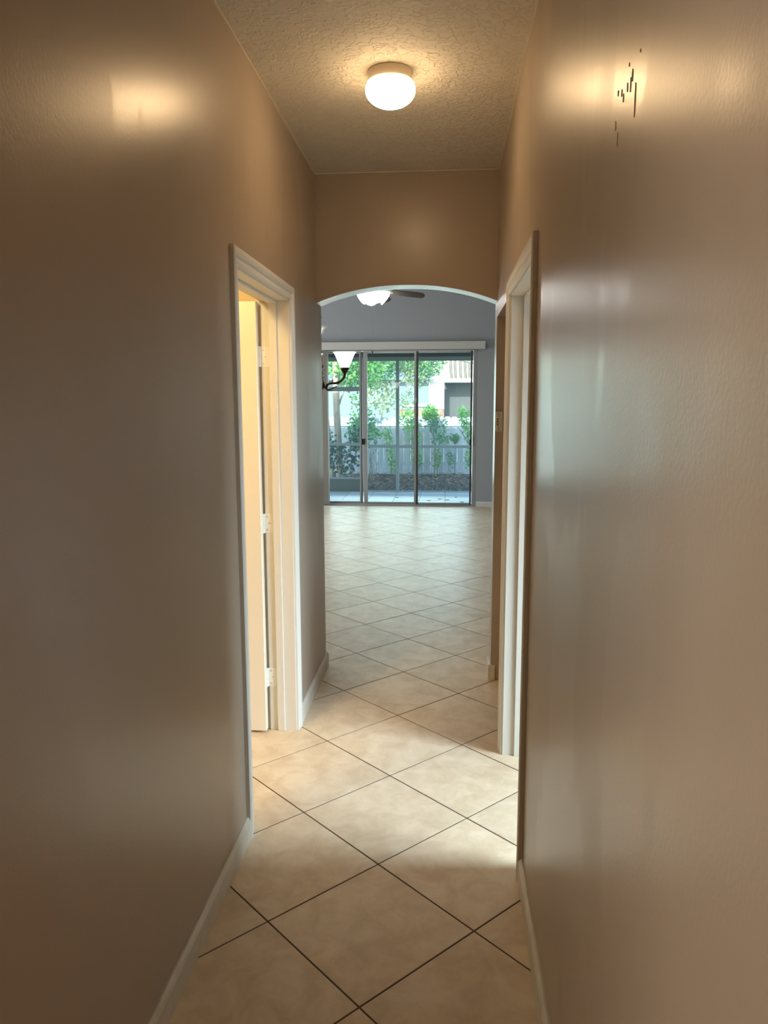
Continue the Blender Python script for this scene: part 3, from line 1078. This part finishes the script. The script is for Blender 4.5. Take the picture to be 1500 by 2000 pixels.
# ------------------------------------------------------------------ patio behind the sliding door
PE = 13.30                              # outer edge of the patio slab
pf = thing('patio_floor', (-.8, YF + .15, -.05), 'pale blue-grey tiled patio floor behind the sliding door', 'patio floor', kind='structure')
MB().box(-4.2, 3.2, YF + .15, PE, -.25, -.055).build('patio_slab', 'patio_grout', pf)
pv, gp = .412, .006
pme = bpy.data.meshes.new('tile')
ph_ = (pv - gp) / 2
v_ = [(a * ph_, b * ph_, -.015) for a, b in ((-1, -1), (1, -1), (1, 1), (-1, 1))] + [(a * (ph_ - .002), b * (ph_ - .002), 0) for a, b in ((-1, -1), (1, -1), (1, 1), (-1, 1))]
pme.from_pydata(v_, [], [(4, 5, 6, 7), (0, 1, 5, 4), (1, 2, 6, 5), (2, 3, 7, 6), (3, 0, 4, 7)])
pme.materials.append(M['patio_tile'])
for i in range(-8, 8):
    for j in range(5):
        x = -.016 + pv * (i + .5)
        y = YF + .15 + pv * (j + .5)
        if -3.2 < x < 1.6:
            o = bpy.data.objects.new('tile', pme)
            col.objects.link(o)
            o.parent = pf
            o.location = Vector((x, y, -.048 + rnd.uniform(-.001, .001))) - ORIGIN[pf.name]
mb = MB()
for (x, y) in ((-1.55, 11.75), (-1.28, 11.78), (-.10, 12.25), (-.27, 12.05), (.16, 12.5), (.02, 12.15), (.25, 11.9), (-.8, 12.4), (-.55, 11.8)):
    a = rnd.uniform(0, 6)
    q = [Vector((cos(a + t_), sin(a + t_) * .5, 0)) * .035 for t_ in (0, 1.2, 3.1, 4.3)]
    mb.prism([(p.x, p.y) for p in q], (-.047, -.040), lambda u, v, e, x=x, y=y: (x + u, y + v, e))
tag(mb.build('fallen_leaves', 'mulch_leaf'), 'few dry brown leaves fallen on the pale patio tiles', 'leaves', kind='stuff')

tag(MB().box(-4.3, 3.3, YF + .15, PE + .10, 2.36, 2.47).box(-4.3, 3.3, PE - .12, PE + .10, 2.262, 2.36).build('patio_roof', 'patio_ceiling'), 'dark flat roof over the patio seen at the top of the glass', 'roof', kind='structure')

se = thing('patio_screen', (-.8, PE - .06, -.05), 'grey aluminium screen enclosure at the outer edge of the patio', 'screen enclosure')
ys = PE - .055
def bar(name, x0, x1, z0, z1, m_='screen_frame', dd=.025):
    return MB().box(x0, x1, ys - dd, ys + dd, z0, z1, .002).build(name, m_, se)
bar('top_beam', -4.2, 3.2, 2.195, 2.262, 'screen_frame', .045)
POSTS = (-4.15, -2.75, -1.455, -.845, 1.02, 2.6)
for xp in POSTS:
    bar('post', xp - .028, xp + .028, -.048, 2.195)
bar('cross_rail', -2.722, -1.483, 1.690, 1.765)
bar('cross_rail', -4.122, -2.778, 1.690, 1.765)
bar('chair_rail', -4.122, -2.778, .752, .800)
bar('chair_rail', -2.722, -1.483, .752, .800)
bar('chair_rail', -1.427, -.873, .722, .770)
bar('chair_rail', -.817, .992, .718, .766)
bar('chair_rail', 1.048, 2.572, .718, .766)
bar('kick_rail', -2.722, -1.483, .170, .196)
bar('bottom_rail', -1.427, -.873, -.048, -.030)
bar('bottom_rail', -.817, .992, -.048, -.030)
MB().box(-2.722, -1.483, ys - .012, ys + .012, -.048, .170).build('kick_plate', 'kick_grey', se)
for (x0, x1, z0, z1) in ((-2.722, -1.483, .196, .752), (-2.722, -1.483, .80, 1.69), (-2.722, -1.483, 1.765, 2.195),
                         (-1.427, -.873, -.03, .722), (-1.427, -.873, .77, 2.195), (-.817, .992, -.03, .718), (-.817, .992, .766, 2.195)):
    MB().add([(x0, ys, z0), (x1, ys, z0), (x1, ys, z1), (x0, ys, z1)], [(0, 1, 2, 3)]).build('screen_mesh', 'insect_screen', se)

# ------------------------------------------------------------------ garden
FY = 16.3                               # fence
mb = MB()
nx, ny = 30, 14
rg = random.Random(8)
hgt = {}
for j in range(ny + 1):
    for i in range(nx + 1):
        x, y = -7 + 12 * i / nx, PE + (FY + .3 - PE) * j / ny
        z = -.10 + .07 * (j / ny) + rg.uniform(-.012, .02) * (1 if j else 0)
        hgt[i, j] = (x, y, z)
vs = [hgt[i, j] for j in range(ny + 1) for i in range(nx + 1)]
fs = [(j * (nx + 1) + i, j * (nx + 1) + i + 1, (j + 1) * (nx + 1) + i + 1, (j + 1) * (nx + 1) + i) for j in range(ny) for i in range(nx)]
tag(mb.add(vs, fs).build('ground', 'soil'), 'brown earth bed between the patio and the fence', 'ground', kind='structure')
tag(MB().box(-40, 40, FY + .3, 90, -.4, -.06).build('ground_far', 'lawn'), 'pale sunlit ground beyond the white fence', 'ground', kind='structure')


def litter(name, m_, n, label, seed):
    g = random.Random(seed)
    mb = MB()
    for _ in range(n):
        x, y = g.uniform(-3.2, 1.6), g.uniform(PE + .03, FY - .05)
        z = -.10 + .07 * (y - PE) / (FY - PE) + g.uniform(.005, .045)
        a, s_, tl = g.uniform(0, 6.3), g.uniform(.02, .05), g.uniform(-.6, .6)
        d = Vector((cos(a), sin(a), tl * .6)) * s_
        e = Vector((-sin(a), cos(a), g.uniform(-.5, .5))) * s_ * g.uniform(.3, .6)
        c = Vector((x, y, z))
        mb.add([c - d, c - e, c + d, c + e], [(0, 1, 2, 3)])
    tag(mb.build(name, m_), label, 'leaf litter', kind='stuff')


litter('leaf_litter', 'mulch', 4500, 'brown and tan fallen leaves covering the bed before the fence', 21)

fe = thing('board_fence', (-1, FY, -.05), 'white board fence at the back of the garden, shaded below and sunlit on top', 'fence')
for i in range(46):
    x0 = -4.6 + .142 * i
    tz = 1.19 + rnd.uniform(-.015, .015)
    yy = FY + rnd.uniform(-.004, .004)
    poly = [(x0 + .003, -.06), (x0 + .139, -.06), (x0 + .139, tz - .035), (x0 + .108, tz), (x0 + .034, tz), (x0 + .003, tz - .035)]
    MB().prism(poly, (yy, yy + .018), lambda u, v, e: (u, e, v)).build('board', 'fence_shade_tint', fe)
for z0 in (.15, .85):
    MB().box(-4.6, 1.93, FY + .024, FY + .06, z0, z0 + .08).build('rail', 'fence_shade_tint', fe)
for xp in (-4.4, -2.2, 0, 1.85):
    MB().box(xp - .045, xp + .045, FY + .06, FY + .15, -.06, 1.12).build('post', 'fence_shade_tint', fe)
gw = thing('garden_wire', (-1, FY - .35, -.05), 'thin dark wire strung across the garden just below the fence top', 'wire')
MB().tube([(-4.6 + .65 * k, FY - .35, .995 - .004 * (k % 2)) for k in range(11)], .007, 6).build('strand', 'wire', gw)
for xp in (-4.5, 1.8):
    MB().lathe([(.016, -.10), (.016, 1.0), (.010, 1.01)], (xp, FY - .35, 0), 8).build('stake', 'wire', gw)


# plants -------------------------------------------------------------------
def leaves(mb, g, blobs, n, size, flat=.3):
    tot = sum(b[1] * b[2] * b[3] for b in blobs) or 1
    for (c, rx, ry, rz) in blobs:
        k = max(10, int(n * rx * ry * rz / tot))
        for _ in range(k):
            while True:
                p = Vector((g.uniform(-1, 1), g.uniform(-1, 1), g.uniform(-1, 1)))
                if p.length < 1:
                    break
            p = Vector(c) + Vector((p.x * rx, p.y * ry, p.z * rz))
            d = Vector((g.gauss(0, 1), g.gauss(0, 1), g.gauss(-.4, .7))).normalized()
            e = d.orthogonal().normalized()
            e.rotate(Matrix.Rotation(g.uniform(0, 6.3), 3, d))
            s_ = size * g.uniform(.6, 1.3)
            m_ = p + d * s_ * .5 + d.cross(e) * s_ * .12
            mb.add([p, m_ + e * s_ * .28, p + d * s_, m_ - e * s_ * .28], [(0, 1, 2, 3)])


def plant(name, label, cat, base, blobs, n, size, leafm, stems, barkm='bark_dark', seed=1, group=None, extra=None):
    t = thing(name, base, label, cat, group)
    g = random.Random(seed)
    if n:
        mb = MB()
        leaves(mb, g, blobs, n, size)
        tag(mb.build('foliage', leafm, t), kind='stuff')
    if extra:
        mb = MB()
        leaves(mb, g, extra[0], extra[1], size)
        tag(mb.build('foliage', extra[2], t), kind='stuff')
    for pts, r0, r1 in stems:
        sp = spline(pts, 5)
        MB().tube(sp, [r0 + (r1 - r0) * q / (len(sp) - 1) for q in range(len(sp))], 8).build('trunk' if cat == 'tree' else 'stem', barkm, t, True)
    return t


# trees
plant('tree', 'tree with a pale thick trunk left of the patio, sunlit above', 'tree', (-2.13, 15.0, -.06),
      [((-1.95, 15.2, 2.35), .55, .5, .55), ((-1.6, 15.3, 2.15), .35, .4, .38), ((-2.5, 15.3, 2.6), .5, .5, .6), ((-1.75, 15.1, 1.55), .22, .25, .22), ((-1.7, 15.3, 1.1), .26, .3, .42)],
      2300, .085, 'leaf_bright',
      [([(-2.10, 15.0, -.08), (-2.13, 15.0, .7), (-2.16, 15.0, 1.5), (-2.18, 15.05, 2.6), (-2.2, 15.1, 4.2)], .075, .055),
       ([(-2.16, 15.0, 1.3), (-1.95, 15.1, 1.9), (-1.6, 15.2, 2.5)], .022, .012)], 'bark_pale', 31,
      extra=([((-1.8, 15.2, 2.1), .5, .4, .4), ((-1.6, 15.3, 1.0), .25, .3, .4)], 900, 'leaf_mid'))
plant('tree', 'slender whitish tree trunk at the far left edge of the glass', 'tree', (-2.42, 15.6, -.06),
      [], 0, .085, 'leaf_mid',
      [([(-2.36, 15.6, -.08), (-2.42, 15.6, .9), (-2.50, 15.6, 1.8), (-2.55, 15.6, 3.2)], .048, .035)], 'bark_pale', 32)
plant('tree', 'tall pale green tree spreading over the middle of the view beyond the fence', 'tree', (-1.75, 19.5, -.06),
      [((-1.75, 19.5, 2.75), .7, .6, .55), ((-1.0, 19.6, 2.7), .55, .6, .6), ((-.45, 19.5, 2.65), .45, .5, .55), ((-1.95, 19.4, 2.0), .32, .4, .35), ((-.75, 19.4, 2.1), .35, .4, .25), ((-1.62, 19.5, 1.65), .42, .4, .45), ((-1.0, 19.5, 1.5), .2, .3, .4)],
      4000, .10, 'leaf_pale',
      [([(-1.7, 19.6, -.06), (-1.65, 19.6, 1.2), (-1.4, 19.6, 2.6), (-1.1, 19.6, 4.2)], .018, .012), ([(-1.6, 19.6, 1.5), (-.9, 19.5, 2.3), (-.3, 19.5, 2.9)], .012, .008)], 'bark_pale', 33,
      extra=([((-1.6, 19.3, 2.5), .6, .5, .5), ((-.6, 19.3, 2.55), .5, .4, .5)], 1500, 'leaf_mid'))
plant('tree', 'small yellow-leaved tree between the screen post and the door stile', 'tree', (-.88, 22.0, -.06),
      [((-.88, 22.0, 2.62), .34, .3, .28)], 420, .10, 'leaf_yellow', [([(-.88, 22.0, -.06), (-.88, 22.0, 1.5), (-.88, 22.0, 2.7)], .03, .015)], 'bark_dark', 34)
for i, (x, lab) in enumerate(((.16, 'first'), (.36, 'second'), (.60, 'third'), (.82, 'fourth'), (1.02, 'fifth'))):
    plant('pine_tree', lab + ' from the left of five straight bare trunks behind the neighbouring house', 'tree', (x, 36, -.06), [], 0, .1, 'leaf_mid',
          [([(x, 36, -.06), (x + .05, 36, 2), (x - .03, 36, 4), (x + .04, 36, 7)], .075, .06)], 'bark_dark', 40 + i, 'bare trunks behind the house')
plant('tree', 'leaning bare branch of a tree at the upper right of the glass', 'tree', (2.4, 26, -.06),
      [((2.2, 26, 3.6), .5, .4, .4)], 300, .1, 'leaf_mid', [([(2.4, 26, -.06), (2.2, 26, 1.6), (1.4, 26, 2.55), (.45, 26, 2.85)], .10, .035)], 'bark_dark', 46)

# shrubs and climbers by the fence
plant('shrub', 'leafy shrub rising above the fence behind the middle screen post', 'shrub', (-.72, 15.9, -.05),
      [((-.78, 15.9, 1.15), .19, .2, .24), ((-.66, 15.9, .85), .17, .18, .30), ((-.62, 15.9, .45), .12, .15, .3)], 420, .075, 'leaf_bright',
      [([(-.7, 15.9, -.08), (-.68, 15.9, .5), (-.74, 15.9, 1.2)], .012, .006)], seed=51)
plant('shrub', 'leafy shrub above the fence just right of the door stile', 'shrub', (-.28, 15.9, -.05),
      [((-.33, 15.9, 1.2), .2, .2, .24), ((-.15, 15.9, 1.0), .2, .18, .22), ((-.1, 15.9, .72), .22, .2, .14)], 420, .075, 'leaf_mid',
      [([(-.25, 15.9, -.08), (-.24, 15.9, .5), (-.3, 15.9, 1.2)], .012, .006)], seed=52, extra=([((-.34, 15.8, 1.28), .16, .16, .16)], 220, 'leaf_bright'))
plant('climber', 'green climber hanging down the shaded fence in the middle panel', 'plant', (-1.19, 15.8, -.05),
      [((-1.20, 15.8, .78), .11, .12, .22), ((-1.16, 15.8, .48), .10, .1, .2), ((-1.10, 15.8, .22), .13, .1, .2), ((-1.42, 15.9, .85), .16, .12, .12)], 400, .06, 'leaf_bright',
      [([(-1.15, 15.8, -.08), (-1.14, 15.8, .4), (-1.2, 15.8, .95)], .008, .004)], seed=53)
plant('climber', 'thin climber on the fence beside the middle screen post', 'plant', (-.66, 16.0, -.05),
      [((-.60, 16.05, .30), .08, .08, .22)], 160, .055, 'leaf_mid', [([(-.6, 16.05, -.08), (-.6, 16.05, .5)], .008, .004)], seed=54)
plant('climber', 'small climber low on the fence at the left of the right panel', 'plant', (-.19, 16.05, -.05),
      [((-.19, 16.0, .38), .09, .08, .16), ((-.2, 16.0, .18), .06, .06, .1)], 170, .06, 'leaf_bright', [([(-.19, 16.05, -.08), (-.19, 16.0, .5)], .008, .004)], seed=55)
plant('climber', 'spindly climber low on the fence in the middle of the right panel', 'plant', (.09, 16.05, -.05),
      [((.09, 16.0, .34), .08, .08, .2)], 110, .055, 'leaf_mid', [([(.09, 16.05, -.08), (.09, 16.0, .5)], .006, .003), ([(.06, 16.05, -.08), (.04, 16.0, .4)], .006, .003)], seed=56)
plant('shrub', 'bright green bush at the right end of the fence near the door handle', 'shrub', (.47, 15.6, -.05),
      [((.36, 15.6, 1.18), .13, .14, .2), ((.42, 15.6, .95), .12, .12, .16), ((.50, 15.6, .75), .10, .1, .12), ((.46, 15.6, .38), .09, .1, .26), ((.30, 15.6, 1.35), .10, .1, .06)], 480, .065, 'leaf_bright',
      [([(.50, 15.6, -.08), (.47, 15.6, .5), (.38, 15.6, 1.2)], .014, .007), ([(.50, 15.6, .55), (.33, 15.6, .85), (.22, 15.6, 1.0)], .010, .006)], seed=57)
plant('shrub', 'small dark tuft on the fence above the right chair rail', 'shrub', (.17, 15.9, -.05),
      [((.18, 15.9, .76), .09, .09, .12)], 160, .06, 'leaf_mid', [([(.18, 15.9, -.08), (.18, 15.9, .75)], .007, .004)], seed=58)
plant('shrub', 'sprawling dark shrub filling the lower left pane above the kick plate', 'shrub', (-2.0, 14.5, -.08),
      [((-2.0, 14.6, .42), .36, .3, .32), ((-1.7, 14.7, .8), .2, .2, .3), ((-2.3, 14.6, .7), .2, .25, .3)], 700, .08, 'leaf_dark',
      [([(-2.1, 14.5, -.1), (-2.0, 14.5, .3), (-1.85, 14.5, .55)], .014, .008), ([(-2.0, 14.5, -.1), (-2.08, 14.5, .4), (-2.1, 14.5, .7)], .010, .005)], 'bark_pale', 59,
      extra=([((-1.75, 14.9, .85), .22, .2, .3)], 300, 'leaf_mid'))
st = []
for k in range(9):
    g = random.Random(70 + k)
    x = -1.46 + g.uniform(-.05, .05)
    st.append(([(x, 14.9, -.1), (x + g.uniform(-.12, .12), 14.9, .3), (x + g.uniform(-.25, .2), 14.9 + g.uniform(-.1, .1), .72)], .006, .003))
plant('twig_bush', 'bare twiggy bush before the fence at the left of the middle panel', 'shrub', (-1.46, 14.9, -.1), [((-1.46, 14.9, .6), .2, .1, .15)], 25, .04, 'leaf_mid', st, 'bark_pale', 60)

# ------------------------------------------------------------------ neighbouring house
HY = 28.0
nh = thing('neighbour_house', (-1.5, HY, -.06), 'low house beyond the fence, grey-blue from painted tree shade, with a dark screened porch', 'house')
MB().box(-6, -.62, HY, HY + .2, -.06, 2.33).build('wall', 'siding_tree_shade', nh)
mb = MB()
nb = 16
for k in range(nb):                     # lap siding by the porch
    z0 = 1.0 + k * (1.16 / nb)
    z1 = z0 + 1.16 / nb
    mb.add([(-.62, HY - .02, z0), (-.10, HY - .02, z0), (-.10, HY, z1), (-.62, HY, z1), (-.62, HY, z0), (-.10, HY, z0)], [(0, 1, 2, 3), (0, 4, 5, 1)])
mb.box(-.62, -.10, HY + .001, HY + .2, -.06, 2.16)
mb.build('siding', 'siding_white', nh)
MB().box(-1.75, -.10, HY - .12, HY - .021, -.06, 1.21).build('brick_base', 'brick_brown', nh)
MB().box(-.66, -.60, HY - .05, HY - .0205, 1.0, 2.3).build('downpipe', 'aluminium', nh)
MB().box(-.62, 3.4, HY - .06, HY + .2, 2.16, 2.30).build('porch_beam', 'siding_white', nh)
MB().box(-.10, 3.4, HY + .9, HY + 1.0, -.06, 2.16).build('porch_screen', 'screen_dark', nh)
MB().box(3.3, 3.4, HY, HY + .9, -.06, 2.16).build('porch_side', 'screen_dark', nh)
MB().box(-.10, 3.4, HY + .2, HY + 1.0, 2.16, 2.2).build('porch_ceiling', 'screen_dark', nh)
MB().box(1.15, 1.20, HY + .02, HY + .08, -.06, 2.16).build('porch_post', 'dark_aluminium', nh)
MB().add([(-6.3, HY - .4, 2.33), (-.5, HY - .4, 2.33), (-.5, HY + 2.5, 3.25), (-6.3, HY + 2.5, 3.25), (-6.3, HY - .4, 2.25), (-.5, HY - .4, 2.25)],
         [(0, 1, 2, 3), (0, 4, 5, 1)]).build('roof', 'roof_shingle', nh)
wf = MB().box(-3.0, -2.2, HY - .04, HY - .001, 1.45, 2.0).build('window', 'siding_white', nh)
MB().box(-2.95, -2.25, HY - .05, HY - .041, 1.50, 1.95).build('pane', 'blue_window', wf)
MB().box(-1.62, -.70, HY - .06, HY - .001, 1.30, 1.40).build('window_sill', 'siding_white', nh)
